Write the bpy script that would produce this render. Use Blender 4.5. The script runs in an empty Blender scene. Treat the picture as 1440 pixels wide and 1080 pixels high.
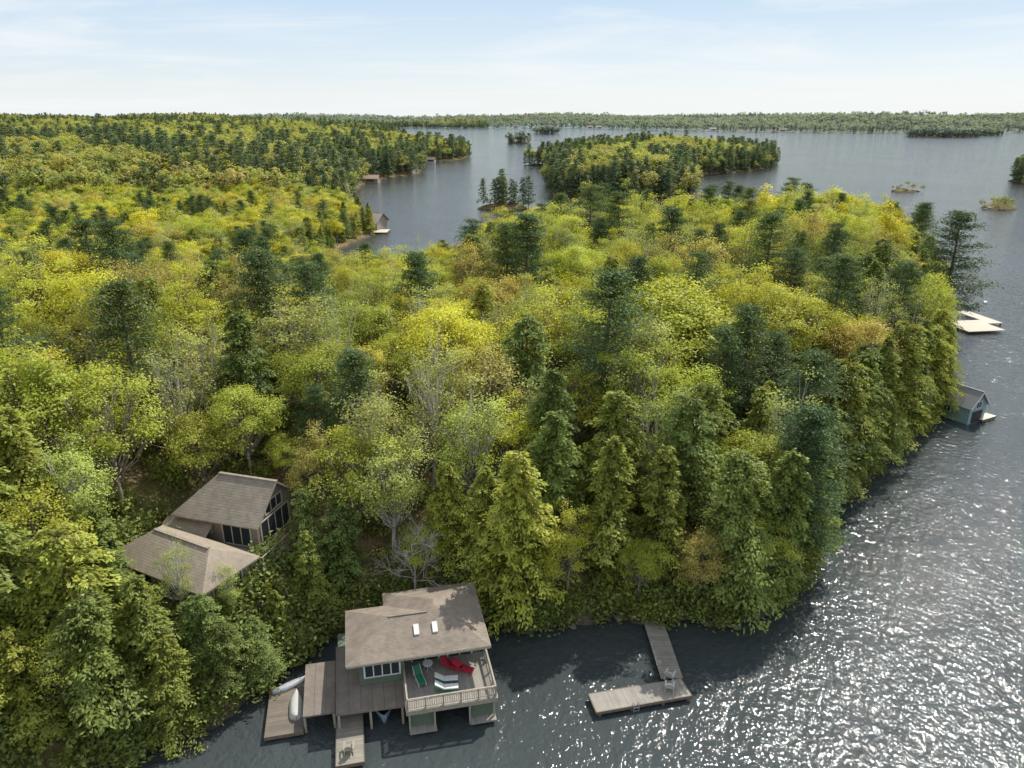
import bpy, math, random
import numpy as np
from mathutils import Vector, Matrix
scene = bpy.context.scene
COL = scene.collection
random.seed(4)
rng = np.random.default_rng(7)

# ------------------------------------------------------------ materials
def newmat(name):
    m = bpy.data.materials.new(name); m.use_nodes = True
    nt = m.node_tree; nt.nodes.clear()
    out = nt.nodes.new('ShaderNodeOutputMaterial')
    return m, nt, out
def N(nt, t, **kw):
    n = nt.nodes.new(t)
    for k, v in kw.items(): setattr(n, k, v)
    return n
def rgb(c): return (c[0], c[1], c[2], 1.0)
def ramp(nt, stops, interp='LINEAR'):
    r = N(nt, 'ShaderNodeValToRGB'); e = r.color_ramp.elements
    r.color_ramp.interpolation = interp
    while len(e) < len(stops): e.new(0.5)
    for i, (p, c) in enumerate(stops):
        e[i].position = p; e[i].color = rgb(c)
    return r
def mixc(nt, a, b, f, mode='MIX'):
    m = N(nt, 'ShaderNodeMix', data_type='RGBA', blend_type=mode)
    for sock, v in ((m.inputs[0], f), (m.inputs[6], a), (m.inputs[7], b)):
        if hasattr(v, 'is_linked'): nt.links.new(v, sock)
        else: sock.default_value = v if not isinstance(v, tuple) else rgb(v)
    return m.outputs[2]
def math_(nt, op, a, b=0.0, c=0.0, clamp=False):
    m = N(nt, 'ShaderNodeMath', operation=op); m.use_clamp = clamp
    for i, v in enumerate((a, b, c)):
        if hasattr(v, 'is_linked'): nt.links.new(v, m.inputs[i])
        else: m.inputs[i].default_value = v
    return m.outputs[0]

def leaf_mat(name, stops, transl=0.35, vmin=0.80, vmax=1.14, dark=0.62, haze=0.0):
    """stops: colours picked per tree by its random value"""
    m, nt, out = newmat(name); L = nt.links
    oi = N(nt, 'ShaderNodeObjectInfo')
    r = ramp(nt, stops); L.new(oi.outputs['Random'], r.inputs[0])
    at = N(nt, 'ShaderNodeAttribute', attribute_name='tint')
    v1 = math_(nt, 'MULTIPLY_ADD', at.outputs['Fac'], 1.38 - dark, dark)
    wn = N(nt, 'ShaderNodeTexWhiteNoise', noise_dimensions='1D'); L.new(oi.outputs['Random'], wn.inputs['W'])
    v2 = math_(nt, 'MULTIPLY_ADD', wn.outputs['Value'], vmax - vmin, vmin)
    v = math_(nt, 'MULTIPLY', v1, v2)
    cm = N(nt, 'ShaderNodeVectorMath', operation='SCALE')
    L.new(r.outputs[0], cm.inputs[0]); L.new(v, cm.inputs['Scale'])
    col = cm.outputs[0]
    if haze > 0: col = mixc(nt, col, (0.30, 0.37, 0.43), haze)  # distance haze painted into the leaf colour as a blue-grey mix
    d = N(nt, 'ShaderNodeBsdfDiffuse'); t = N(nt, 'ShaderNodeBsdfTranslucent')
    g = N(nt, 'ShaderNodeBsdfGlossy'); g.inputs['Roughness'].default_value = 0.5
    g.inputs['Color'].default_value = (0.9, 0.95, 0.9, 1)
    L.new(col, d.inputs[0])
    tc = mixc(nt, col, (1.3, 1.22, 0.65), 1.0, 'MULTIPLY'); L.new(tc, t.inputs[0])
    mx = N(nt, 'ShaderNodeMixShader'); mx.inputs[0].default_value = transl
    L.new(d.outputs[0], mx.inputs[1]); L.new(t.outputs[0], mx.inputs[2])
    m2 = N(nt, 'ShaderNodeMixShader'); m2.inputs[0].default_value = 0.02
    L.new(mx.outputs[0], m2.inputs[1]); L.new(g.outputs[0], m2.inputs[2])
    L.new(m2.outputs[0], out.inputs[0])
    return m

MAPLE_STOPS = [(0.0, (.60, .56, .05)), (0.18, (.53, .54, .06)), (0.38, (.41, .47, .07)), (0.52, (.49, .50, .08)),
               (0.68, (.43, .49, .07)), (0.82, (.60, .54, .06)), (0.90, (.46, .42, .14)), (0.96, (.54, .45, .11)), (1.0, (.40, .39, .13))]
BIRCH_STOPS = [(0.0, (.42, .50, .12)), (0.5, (.48, .49, .15)), (1.0, (.36, .43, .11))]
HEM_STOPS = [(0.0, (.25, .31, .075)), (0.3, (.19, .26, .07)), (0.6, (.30, .35, .075)), (0.85, (.38, .41, .08)), (1.0, (.43, .45, .08))]
PINE_STOPS = [(0.0, (.09, .15, .06)), (0.6, (.115, .175, .065)), (1.0, (.16, .215, .07))]
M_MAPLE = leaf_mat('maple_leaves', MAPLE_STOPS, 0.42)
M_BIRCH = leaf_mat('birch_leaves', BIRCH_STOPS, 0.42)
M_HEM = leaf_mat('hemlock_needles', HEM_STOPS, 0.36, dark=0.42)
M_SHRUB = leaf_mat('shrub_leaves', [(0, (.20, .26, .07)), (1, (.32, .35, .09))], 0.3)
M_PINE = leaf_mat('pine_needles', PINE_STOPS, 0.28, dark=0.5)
FAR_STOPS = [(0, (.48, .46, .06)), (.35, (.36, .41, .07)), (.6, (.47, .43, .08)), (.8, (.32, .38, .07)), (1, (.46, .39, .11))]
FARC_STOPS = [(0, (.10, .155, .065)), (1, (.18, .23, .08))]
M_FARL = leaf_mat('far_maple_leaves_hazed', FAR_STOPS, 0.38, haze=0.12)
M_FARC = leaf_mat('far_conifer_needles_hazed', FARC_STOPS, 0.26, haze=0.10)
M_HAZL = leaf_mat('distant_maple_leaves_hazed', FAR_STOPS, 0.3, haze=0.62)
M_HAZC = leaf_mat('distant_conifer_needles_hazed', FARC_STOPS, 0.26, haze=0.5)

def bark_mat(name, c1, c2, scale=3.0):
    m, nt, out = newmat(name); L = nt.links
    tc = N(nt, 'ShaderNodeTexCoord'); mp = N(nt, 'ShaderNodeMapping'); mp.inputs['Scale'].default_value = (1, 1, .3)
    L.new(tc.outputs['Object'], mp.inputs[0])
    n = N(nt, 'ShaderNodeTexNoise'); n.inputs['Scale'].default_value = scale; n.inputs['Detail'].default_value = 5
    L.new(mp.outputs[0], n.inputs[0])
    r = ramp(nt, [(.35, c1), (.65, c2)]); L.new(n.outputs[0], r.inputs[0])
    b = N(nt, 'ShaderNodeBsdfPrincipled'); b.inputs['Roughness'].default_value = .9
    L.new(r.outputs[0], b.inputs['Base Color']); L.new(b.outputs[0], out.inputs[0])
    return m
M_BARK = bark_mat('grey_bark', (.17, .14, .11), (.42, .37, .30))
M_BIRCHB = bark_mat('birch_bark', (.34, .31, .26), (.64, .61, .56))
M_CONB = bark_mat('conifer_bark', (.09, .07, .05), (.22, .17, .13))
M_DEAD = bark_mat('dead_bark', (.28, .25, .22), (.52, .49, .45))

def plain(name, c1, c2=None, scale=4.0, rough=.7, stretch=(1, 1, 1), bump=0.0, metal=0.0):
    m, nt, out = newmat(name); L = nt.links
    c2 = c2 or tuple(x * .75 for x in c1)
    tc = N(nt, 'ShaderNodeTexCoord'); mp = N(nt, 'ShaderNodeMapping'); mp.inputs['Scale'].default_value = stretch
    L.new(tc.outputs['Object'], mp.inputs[0])
    n = N(nt, 'ShaderNodeTexNoise'); n.inputs['Scale'].default_value = scale; n.inputs['Detail'].default_value = 6
    n.inputs['Roughness'].default_value = .65
    L.new(mp.outputs[0], n.inputs[0])
    r = ramp(nt, [(.3, c2), (.7, c1)]); L.new(n.outputs[0], r.inputs[0])
    b = N(nt, 'ShaderNodeBsdfPrincipled'); b.inputs['Roughness'].default_value = rough
    b.inputs['Metallic'].default_value = metal
    L.new(r.outputs[0], b.inputs['Base Color']); L.new(b.outputs[0], out.inputs[0])
    if bump:
        bp = N(nt, 'ShaderNodeBump'); bp.inputs['Strength'].default_value = bump; bp.inputs['Distance'].default_value = .05
        L.new(n.outputs[0], bp.inputs['Height']); L.new(bp.outputs[0], b.inputs['Normal'])
    return m
def planks(name, c1, c2, axis=0, width=.16, rough=.75, rowlen=0.0, gap=.12, blotch=.5):
    """boards / shingle courses: stripes along one object axis with per-board tone"""
    m, nt, out = newmat(name); L = nt.links
    tc = N(nt, 'ShaderNodeTexCoord'); sp = N(nt, 'ShaderNodeSeparateXYZ'); L.new(tc.outputs['Object'], sp.inputs[0])
    a = sp.outputs[axis]; o = sp.outputs[1 if axis == 0 else 0]
    q = math_(nt, 'DIVIDE', a, width); fl = math_(nt, 'FLOOR', q); fr = math_(nt, 'FRACT', q)
    cell = fl
    if rowlen:
        sh = math_(nt, 'MULTIPLY_ADD', fl, .37, math_(nt, 'DIVIDE', o, rowlen))
        cell = math_(nt, 'MULTIPLY_ADD', math_(nt, 'FLOOR', sh), 17.3, fl)
    wn = N(nt, 'ShaderNodeTexWhiteNoise', noise_dimensions='1D'); L.new(cell, wn.inputs['W'])
    n = N(nt, 'ShaderNodeTexNoise'); n.inputs['Scale'].default_value = .9; n.inputs['Detail'].default_value = 8
    n.inputs['Roughness'].default_value = .72
    L.new(tc.outputs['Object'], n.inputs[0])
    f = math_(nt, 'ADD', math_(nt, 'MULTIPLY', wn.outputs[0], 1 - blotch), math_(nt, 'MULTIPLY_ADD', n.outputs[0], blotch * 2.6, -blotch * .8), clamp=True)
    c = mixc(nt, c1, c2, f)
    g = math_(nt, 'LESS_THAN', fr, gap)
    c = mixc(nt, c, tuple(x * .4 for x in c1), math_(nt, 'MULTIPLY', g, .6))
    b = N(nt, 'ShaderNodeBsdfPrincipled'); b.inputs['Roughness'].default_value = rough
    L.new(c, b.inputs['Base Color']); L.new(b.outputs[0], out.inputs[0])
    return m
M_ROOF = planks('shingle_roof', (.17, .14, .112), (.34, .28, .222), 1, .17, .85, .35, .12, .75)
M_ROOFG = planks('weathered_cottage_shingles', (.20, .17, .135), (.37, .315, .25), 1, .2, .85, .4, .12, .7)
M_ROOFP = planks('pale_tan_shingles', (.24, .20, .155), (.40, .335, .26), 1, .2, .85, .4, .12, .7)
M_LROOF = planks('lower_roof_boards', (.14, .115, .095), (.26, .22, .18), 0, .9, .8, 0, .05, .8)
M_DECK = planks('weathered_deck_boards', (.22, .20, .175), (.40, .37, .32), 0, .15, .8, 0, .14, .6)
M_DECKY = planks('weathered_dock_boards', (.18, .165, .14), (.37, .34, .28), 1, .16, .8, 0, .14, .6)
M_CREAM = planks('pale_dock_boards', (.50, .46, .37), (.66, .62, .52), 1, .3, .8, 0, .1, .5)
M_SIDE = planks('green_siding', (.085, .12, .08), (.15, .195, .135), 2, .2, .7, 0, .1, .6)
M_SIDEB = planks('brown_siding', (.20, .165, .13), (.31, .26, .205), 2, .2, .7, 0, .1, .6)
M_SIDEL = planks('blue_green_siding', (.20, .33, .34), (.30, .44, .45), 2, .2, .7, 0, .1, .6)
M_RAIL = plain('weathered_rail_wood', (.42, .38, .30), (.26, .23, .18), 6)
M_TRIM = plain('cream_trim', (.56, .52, .44), (.42, .38, .31), 6)
M_OFFW = plain('faded_white_paint', (.58, .57, .53), (.42, .41, .38), 6)
M_DARK = plain('dark_timber', (.05, .04, .033), (.025, .02, .018), 5)
M_WHITE = plain('white_paint', (.78, .78, .75), (.62, .62, .6), 3, .5)
M_GREY = plain('grey_aluminium', (.50, .52, .53), (.38, .39, .41), 3, .4, metal=.2)
M_RED = plain('red_cushion', (.50, .02, .05), (.36, .015, .035), 5)
M_GREENC = plain('green_cushion', (.03, .22, .13), (.02, .14, .08), 5)
M_BLUE = plain('blue_cover', (.30, .38, .46), (.2, .26, .34), 5)
M_ROCK = plain('shore_rock', (.24, .215, .19), (.10, .085, .07), 1.6, .9, bump=.6)
M_CLAY = plain('weathered_brown_wood', (.22, .17, .125), (.12, .09, .065), 5)
def glass():
    m, nt, out = newmat('window_glass')
    b = N(nt, 'ShaderNodeBsdfPrincipled'); b.inputs['Base Color'].default_value = (.03, .04, .045, 1)
    b.inputs['Roughness'].default_value = .06
    nt.links.new(b.outputs[0], out.inputs[0]); return m
M_GLASS = glass()

def ground_mat():
    m, nt, out = newmat('forest_floor'); L = nt.links
    ge = N(nt, 'ShaderNodeNewGeometry'); sp = N(nt, 'ShaderNodeSeparateXYZ'); L.new(ge.outputs['Position'], sp.inputs[0])
    n1 = N(nt, 'ShaderNodeTexNoise'); n1.inputs['Scale'].default_value = .12; n1.inputs['Detail'].default_value = 8; n1.inputs['Roughness'].default_value = .7
    n2 = N(nt, 'ShaderNodeTexNoise'); n2.inputs['Scale'].default_value = 2.2; n2.inputs['Detail'].default_value = 8; n2.inputs['Roughness'].default_value = .75
    L.new(ge.outputs['Position'], n1.inputs[0]); L.new(ge.outputs['Position'], n2.inputs[0])
    r1 = ramp(nt, [(.40, (.30, .23, .145)), (.52, (.22, .18, .10)), (.62, (.15, .16, .06))]); L.new(n1.outputs[0], r1.inputs[0])
    r2 = ramp(nt, [(.3, (.35, .33, .3)), (.7, (1.3, 1.25, 1.2))]); L.new(n2.outputs[0], r2.inputs[0])
    c = mixc(nt, r1.outputs[0], r2.outputs[0], 1.0, 'MULTIPLY')
    rock = ramp(nt, [(.35, (.05, .04, .03)), (.65, (.15, .13, .10))]); L.new(n2.outputs[0], rock.inputs[0])
    f = N(nt, 'ShaderNodeMapRange'); f.inputs[1].default_value = .25; f.inputs[2].default_value = .8; f.inputs[3].default_value = 1; f.inputs[4].default_value = 0
    L.new(sp.outputs[2], f.inputs[0])
    c = mixc(nt, c, rock.outputs[0], f.outputs[0])
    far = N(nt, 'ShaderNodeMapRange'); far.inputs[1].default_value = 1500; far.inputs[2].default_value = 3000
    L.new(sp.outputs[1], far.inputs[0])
    c = mixc(nt, c, (.24, .30, .29), far.outputs[0])  # far ground fades to greyed green along Y, distance haze painted in
    b = N(nt, 'ShaderNodeBsdfDiffuse'); L.new(c, b.inputs[0]); L.new(b.outputs[0], out.inputs[0])
    return m
M_GROUND = ground_mat()

def water_mat():
    m, nt, out = newmat('lake_water'); L = nt.links
    ge = N(nt, 'ShaderNodeNewGeometry')
    def noise(scale, det, rough, sx=1, sy=1, rot=0):
        mp = N(nt, 'ShaderNodeMapping'); mp.inputs['Scale'].default_value = (sx, sy, 1); mp.inputs['Rotation'].default_value = (0, 0, rot)
        L.new(ge.outputs['Position'], mp.inputs[0])
        n = N(nt, 'ShaderNodeTexNoise'); n.inputs['Scale'].default_value = scale; n.inputs['Detail'].default_value = det; n.inputs['Roughness'].default_value = rough
        L.new(mp.outputs[0], n.inputs[0]); return n.outputs[0]
    a = noise(1.5, 1.5, .5, 1, .8, .5)
    b_ = noise(4.2, 2, .5, 1, .85, .2)
    sw = noise(.4, 2, .5, 1, .7, .4)
    big = noise(.02, 4, .6, 1, .6, .3)
    st = N(nt, 'ShaderNodeMapRange'); st.inputs[1].default_value = .35; st.inputs[2].default_value = .65; st.inputs[3].default_value = .85; st.inputs[4].default_value = 1.15
    L.new(big, st.inputs[0])
    h = math_(nt, 'ADD', math_(nt, 'MULTIPLY', a, .17), math_(nt, 'MULTIPLY', b_, .062))
    h = math_(nt, 'ADD', h, math_(nt, 'MULTIPLY', sw, .26))
    h = math_(nt, 'MULTIPLY', h, st.outputs[0])
    bp = N(nt, 'ShaderNodeBump'); bp.inputs['Strength'].default_value = 1; bp.inputs['Distance'].default_value = 1.0
    L.new(h, bp.inputs['Height'])
    p = N(nt, 'ShaderNodeBsdfPrincipled'); p.inputs['Base Color'].default_value = (.055, .066, .068, 1)
    p.inputs['Roughness'].default_value = .06; p.inputs['IOR'].default_value = 1.36
    L.new(bp.outputs[0], p.inputs['Normal']); L.new(p.outputs[0], out.inputs[0])
    return m
M_WATER = water_mat()

# ------------------------------------------------------------ mesh helpers
def link(ob, parent=None):
    COL.objects.link(ob)
    if parent is not None: ob.parent = parent
    return ob
def raw_mesh(name, V, F, mats, tint=None, midx=None, smooth=False):
    me = bpy.data.meshes.new(name)
    me.from_pydata(V if isinstance(V, list) else V.tolist(), [], F if isinstance(F, list) else F.tolist())
    for m in mats: me.materials.append(m)
    if tint is not None:
        at = me.attributes.new('tint', 'FLOAT', 'FACE'); at.data.foreach_set('value', np.asarray(tint, dtype=np.float32))
    if midx is not None: me.polygons.foreach_set('material_index', np.asarray(midx, dtype=np.int32))
    if smooth: me.polygons.foreach_set('use_smooth', [True] * len(me.polygons))
    me.update(); return me
class MB:
    def __init__(s): s.V = []; s.F = []
    def box(s, x0, x1, y0, y1, z0, z1, rz=0.0, M=None):
        cx, cy = (x0 + x1) / 2, (y0 + y1) / 2; b = len(s.V); c, n = math.cos(rz), math.sin(rz)
        for z in (z0, z1):
            for (x, y) in ((x0, y0), (x1, y0), (x1, y1), (x0, y1)):
                dx, dy = x - cx, y - cy; p = (cx + dx * c - dy * n, cy + dx * n + dy * c, z)
                s.V.append(tuple(M @ Vector(p)) if M else p)
        s.F += [[b + i for i in f] for f in ((0, 3, 2, 1), (4, 5, 6, 7), (0, 1, 5, 4), (1, 2, 6, 5), (2, 3, 7, 6), (3, 0, 4, 7))]
    def beam(s, p, q, w=.08, h=None):
        p = Vector(p); q = Vector(q); d = (q - p); L = d.length; d.normalize(); h = h or w
        up = Vector((0, 0, 1)) if abs(d.z) < .95 else Vector((1, 0, 0)); a = d.cross(up).normalized(); u = a.cross(d).normalized()
        b = len(s.V)
        for e in (p, q):
            for (i, j) in ((-1, -1), (1, -1), (1, 1), (-1, 1)): s.V.append(tuple(e + a * i * w / 2 + u * j * h / 2))
        s.F += [[b + i for i in f] for f in ((0, 3, 2, 1), (4, 5, 6, 7), (0, 1, 5, 4), (1, 2, 6, 5), (2, 3, 7, 6), (3, 0, 4, 7))]
    def slab(s, faces, th):
        key = {}; edges = {}
        def vid(p, lo):
            k = (round(p[0], 3), round(p[1], 3), round(p[2], 3), lo)
            if k not in key: key[k] = len(s.V); s.V.append((p[0], p[1], p[2] - (th if lo else 0)))
            return key[k]
        for f in faces:
            s.F.append([vid(p, 0) for p in f]); s.F.append([vid(p, 1) for p in reversed(f)])
            for i in range(len(f)):
                a, b = f[i], f[(i + 1) % len(f)]
                ka, kb = tuple(round(x, 3) for x in a), tuple(round(x, 3) for x in b)
                if (kb, ka) in edges: edges.pop((kb, ka))
                else: edges[(ka, kb)] = (a, b)
        for a, b in edges.values(): s.F.append([vid(b, 0), vid(a, 0), vid(a, 1), vid(b, 1)])
    def build(s, name, mat, parent=None, bevel=0, label=None):
        me = raw_mesh(name, s.V, s.F, [mat]); ob = bpy.data.objects.new(name, me); link(ob, parent)
        if bevel:
            b = ob.modifiers.new('b', 'BEVEL'); b.width = bevel; b.segments = 1; b.limit_method = 'ANGLE'
        if label: ob['label'] = label
        return ob
def thing(name, loc, rz, label, cat, group=None, scale=1):
    e = bpy.data.objects.new(name, None); e.empty_display_size = .3; COL.objects.link(e)
    e.location = loc; e.rotation_euler = (0, 0, rz); e.scale = (scale,) * 3
    e['label'] = label; e['category'] = cat
    if group: e['group'] = group
    return e
def copy_thing(root, loc, rz, scale=None, label=None):
    r = root.copy(); COL.objects.link(r); r.location = loc; r.rotation_euler = (0, 0, rz)
    if scale is not None: r.scale = scale if isinstance(scale, tuple) else (scale,) * 3
    if label: r['label'] = label
    for c in root.children:
        k = c.copy(); COL.objects.link(k); k.parent = r
    return r

# ------------------------------------------------------------ land shapes
MAIN = [(-30, 41), (-21.8, 46), (-20.5, 50), (-17, 55), (-12, 57), (-4, 57), (0, 56.4), (6, 57), (10.8, 57.8), (15.4, 57.4), (21, 57.3), (27.5, 60.7), (31.8, 66.8),
        (36.3, 75.5), (42.6, 82.8), (55.5, 95.5), (63.5, 104.5), (70, 112), (78, 125), (87, 141), (96, 155), (108, 178), (118, 205), (127, 235), (128, 252),
        (112, 262), (70, 252), (35, 238), (2, 226), (-15, 198), (-35, 184), (-50, 194), (-58, 220), (-62, 260), (-56, 300), (-64, 325), (-82, 380), (-100, 480),
        (-106, 560), (-77, 630), (-89, 790), (-55, 845), (-50, 940), (-95, 1040), (-190, 1300), (-260, 1800), (-420, 2500), (-700, 3300), (-1500, 4200), (-9000, 4500),
        (-9000, -60), (-400, -60), (-100, 0), (-60, 18), (-40, 33)]
ISLE = [(24, 430), (60, 402), (105, 430), (116, 480), (132, 560), (150, 610), (218, 671), (268, 770), (284, 850), (260, 950), (190, 1030), (110, 1000), (60, 880), (34, 760), (32, 690), (26, 560)]
def blob(cx, cy, rx, ry, n=14, s=1):
    r = np.random.default_rng(s); out = []
    for i in range(n):
        a = 2 * math.pi * i / n; k = r.uniform(.8, 1.15); out.append((cx + rx * k * math.cos(a), cy + ry * k * math.sin(a)))
    return out
ISL = [blob(-5, 388, 14, 8, s=1), blob(12, 1385, 26, 30, s=2), blob(95, 2150, 40, 40, s=3), blob(251, 480, 9, 5, s=4),
       blob(252, 388, 8, 8, s=5), blob(398, 545, 36, 30, s=6), blob(1020, 1830, 85, 70, s=7), blob(1190, 1960, 60, 50, s=8), blob(25, 742, 12, 10, s=9)]
FAR = [(-2500, 3900), (-700, 3500), (-200, 3080), (60, 3150), (240, 3200), (420, 2750), (700, 2420), (1000, 2230), (1500, 2300), (2000, 2180), (3000, 2250), (9000, 2600), (9000, 9500), (-9000, 9500), (-9000, 4300)]
LANDS = [MAIN, ISLE] + ISL + [FAR]
def sdf1(X, Y, poly):
    P = np.array(poly, float); Q = np.roll(P, -1, 0)
    d2 = np.full(X.shape, 1e18); ins = np.zeros(X.shape, bool)
    for (x0, y0), (x1, y1) in zip(P, Q):
        ex, ey = x1 - x0, y1 - y0; wx, wy = X - x0, Y - y0
        t = np.clip((wx * ex + wy * ey) / (ex * ex + ey * ey), 0, 1)
        d2 = np.minimum(d2, (wx - ex * t) ** 2 + (wy - ey * t) ** 2)
        c = (y0 > Y) != (y1 > Y)
        with np.errstate(divide='ignore', invalid='ignore'):
            xi = x0 + (Y - y0) * ex / (ey if ey != 0 else 1e-9)
        ins ^= c & (X < xi)
    d = np.sqrt(d2); return np.where(ins, d, -d)
def sdf(X, Y):
    s = np.full(X.shape, -1e9)
    for p in LANDS: s = np.maximum(s, sdf1(X, Y, p))
    return s + .7 * np.sin(X * .9 + 1.3 * np.sin(Y * .5)) * np.sin(Y * .8 + X * .21)
def sst(a, b, x): t = np.clip((x - a) / (b - a), 0, 1); return t * t * (3 - 2 * t)
PADS = ((-25.9, 60.8, 5.5, 8.1), (-28.6, 54.2, 4.3, 6.9))
def height(X, Y, sd=None):
    X = np.asarray(X, float); Y = np.asarray(Y, float)
    if sd is None: sd = sdf(X, Y)
    back = sst(110, 190, Y) * (1 - sst(340, 400, Y))
    A = 8.5 - 6 * back * (1 - sst(-35, 5, X)) + 1.5 * back * sst(0, 30, X) + 3.0 * np.exp(-((X + 32) ** 2 + (Y - 66) ** 2) / 500)
    A = A + 3 * sst(250, 420, Y)
    A = A + 9 * sst(330, 900, Y) * sst(-90, -330, X) - 3 * sst(900, 1500, Y) * sst(-90, -330, X)
    A = A + 5 * np.sin(X * .021 + 1.2 + 1.1 * np.sin(Y * .007)) * np.sin(Y * .0125 + .6) * sst(300, 500, Y) * sst(-70, -160, X)
    A = A + 3 * sst(1500, 2200, Y) + (8 * np.sin(X * .0031 + 1) + 5 * np.sin(X * .0083 + Y * .004)) * sst(1800, 2600, Y)
    A = A + 26 * np.exp(-((X - 1250) / 330) ** 2) * sst(2200, 2700, Y) + 20 * np.exp(-((X - 2100) / 400) ** 2) * sst(2200, 2800, Y) + 14 * np.exp(-((X + 1150) / 350) ** 2) * sst(2300, 3000, Y) + 14 * np.exp(-((X - 300) / 350) ** 2) * sst(3100, 3500, Y)
    A = np.maximum(A + 1.2 * np.sin(X * .05 + 2) * np.sin(Y * .043), 2.0)
    Ls = 12 + 60 * sst(300, 900, Y) + 120 * sst(1500, 2400, Y)
    d = np.maximum(sd, 0)
    h = .7 * (1 - np.exp(-d / .5)) + A * (1 - np.exp(-d / Ls)) + .25 * np.sin(X * .9) * np.sin(Y * .77) * np.clip(d / 4, 0, 1)
    for (cx, cy, r, z) in PADS:
        w = 1 - sst(r, r + 4, np.hypot(X - cx, Y - cy)); h = h * (1 - w) + z * w
    return np.where(sd > 0, h, -np.minimum(-sd * .35, 4))
na, nr = 420, 360
ang = np.linspace(math.radians(-75), math.radians(75), na); rad = np.geomspace(22, 9000, nr)
RR, AA = np.meshgrid(rad, ang, indexing='ij'); GX = RR * np.sin(AA); GY = RR * np.cos(AA)
GZ = height(GX, GY)
V = np.stack([GX.ravel(), GY.ravel(), GZ.ravel()], 1)
i, j = np.meshgrid(np.arange(nr - 1), np.arange(na - 1), indexing='ij'); a = (i * na + j).ravel()
F = np.stack([a, a + 1, a + na + 1, a + na], 1)
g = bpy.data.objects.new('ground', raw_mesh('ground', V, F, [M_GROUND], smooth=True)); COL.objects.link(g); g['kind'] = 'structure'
w = MB(); w.V = [(-15000, -500, 0), (15000, -500, 0), (15000, 16000, 0), (-15000, 16000, 0)]; w.F = [[0, 1, 2, 3]]
wo = w.build('water', M_WATER); wo['kind'] = 'structure'

# ------------------------------------------------------------ tree makers
def tube(V, F, pts, radii, sides=5):
    b = len(V); pts = [np.array(p, float) for p in pts]
    for k, p in enumerate(pts):
        d = pts[min(k + 1, len(pts) - 1)] - pts[max(k - 1, 0)]; d = d / (np.linalg.norm(d) + 1e-9)
        up = np.array([0, 0, 1.]) if abs(d[2]) < .9 else np.array([1., 0, 0])
        u = np.cross(d, up); u /= np.linalg.norm(u); v = np.cross(d, u)
        for s in range(sides):
            t = 2 * math.pi * s / sides; V.append(tuple(p + radii[k] * (u * math.cos(t) + v * math.sin(t))))
    for k in range(len(pts) - 1):
        for s in range(sides):
            s2 = (s + 1) % sides; F.append([b + k * sides + s, b + k * sides + s2, b + (k + 1) * sides + s2, b + (k + 1) * sides + s])
def cards(P, Ls, Ws, bias, r, dirs=None, spread=.8):
    n = len(P); nn = r.normal(size=(n, 3)) * spread + bias; nn /= np.linalg.norm(nn, axis=1, keepdims=True) + 1e-9
    q = r.normal(size=(n, 3)) if dirs is None else dirs + r.normal(size=(n, 3)) * .45
    u = q - nn * np.sum(q * nn, 1, keepdims=True); u /= np.linalg.norm(u, axis=1, keepdims=True) + 1e-9
    v = np.cross(nn, u); Ls = np.asarray(Ls).reshape(-1, 1); Ws = np.asarray(Ws).reshape(-1, 1)
    V = np.stack([P + u * Ls, P + v * Ws + u * Ls * .15, P - u * Ls, P - v * Ws + u * Ls * .15], 1).reshape(-1, 3)
    F = np.arange(4 * n).reshape(n, 4); return V, F
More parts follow.
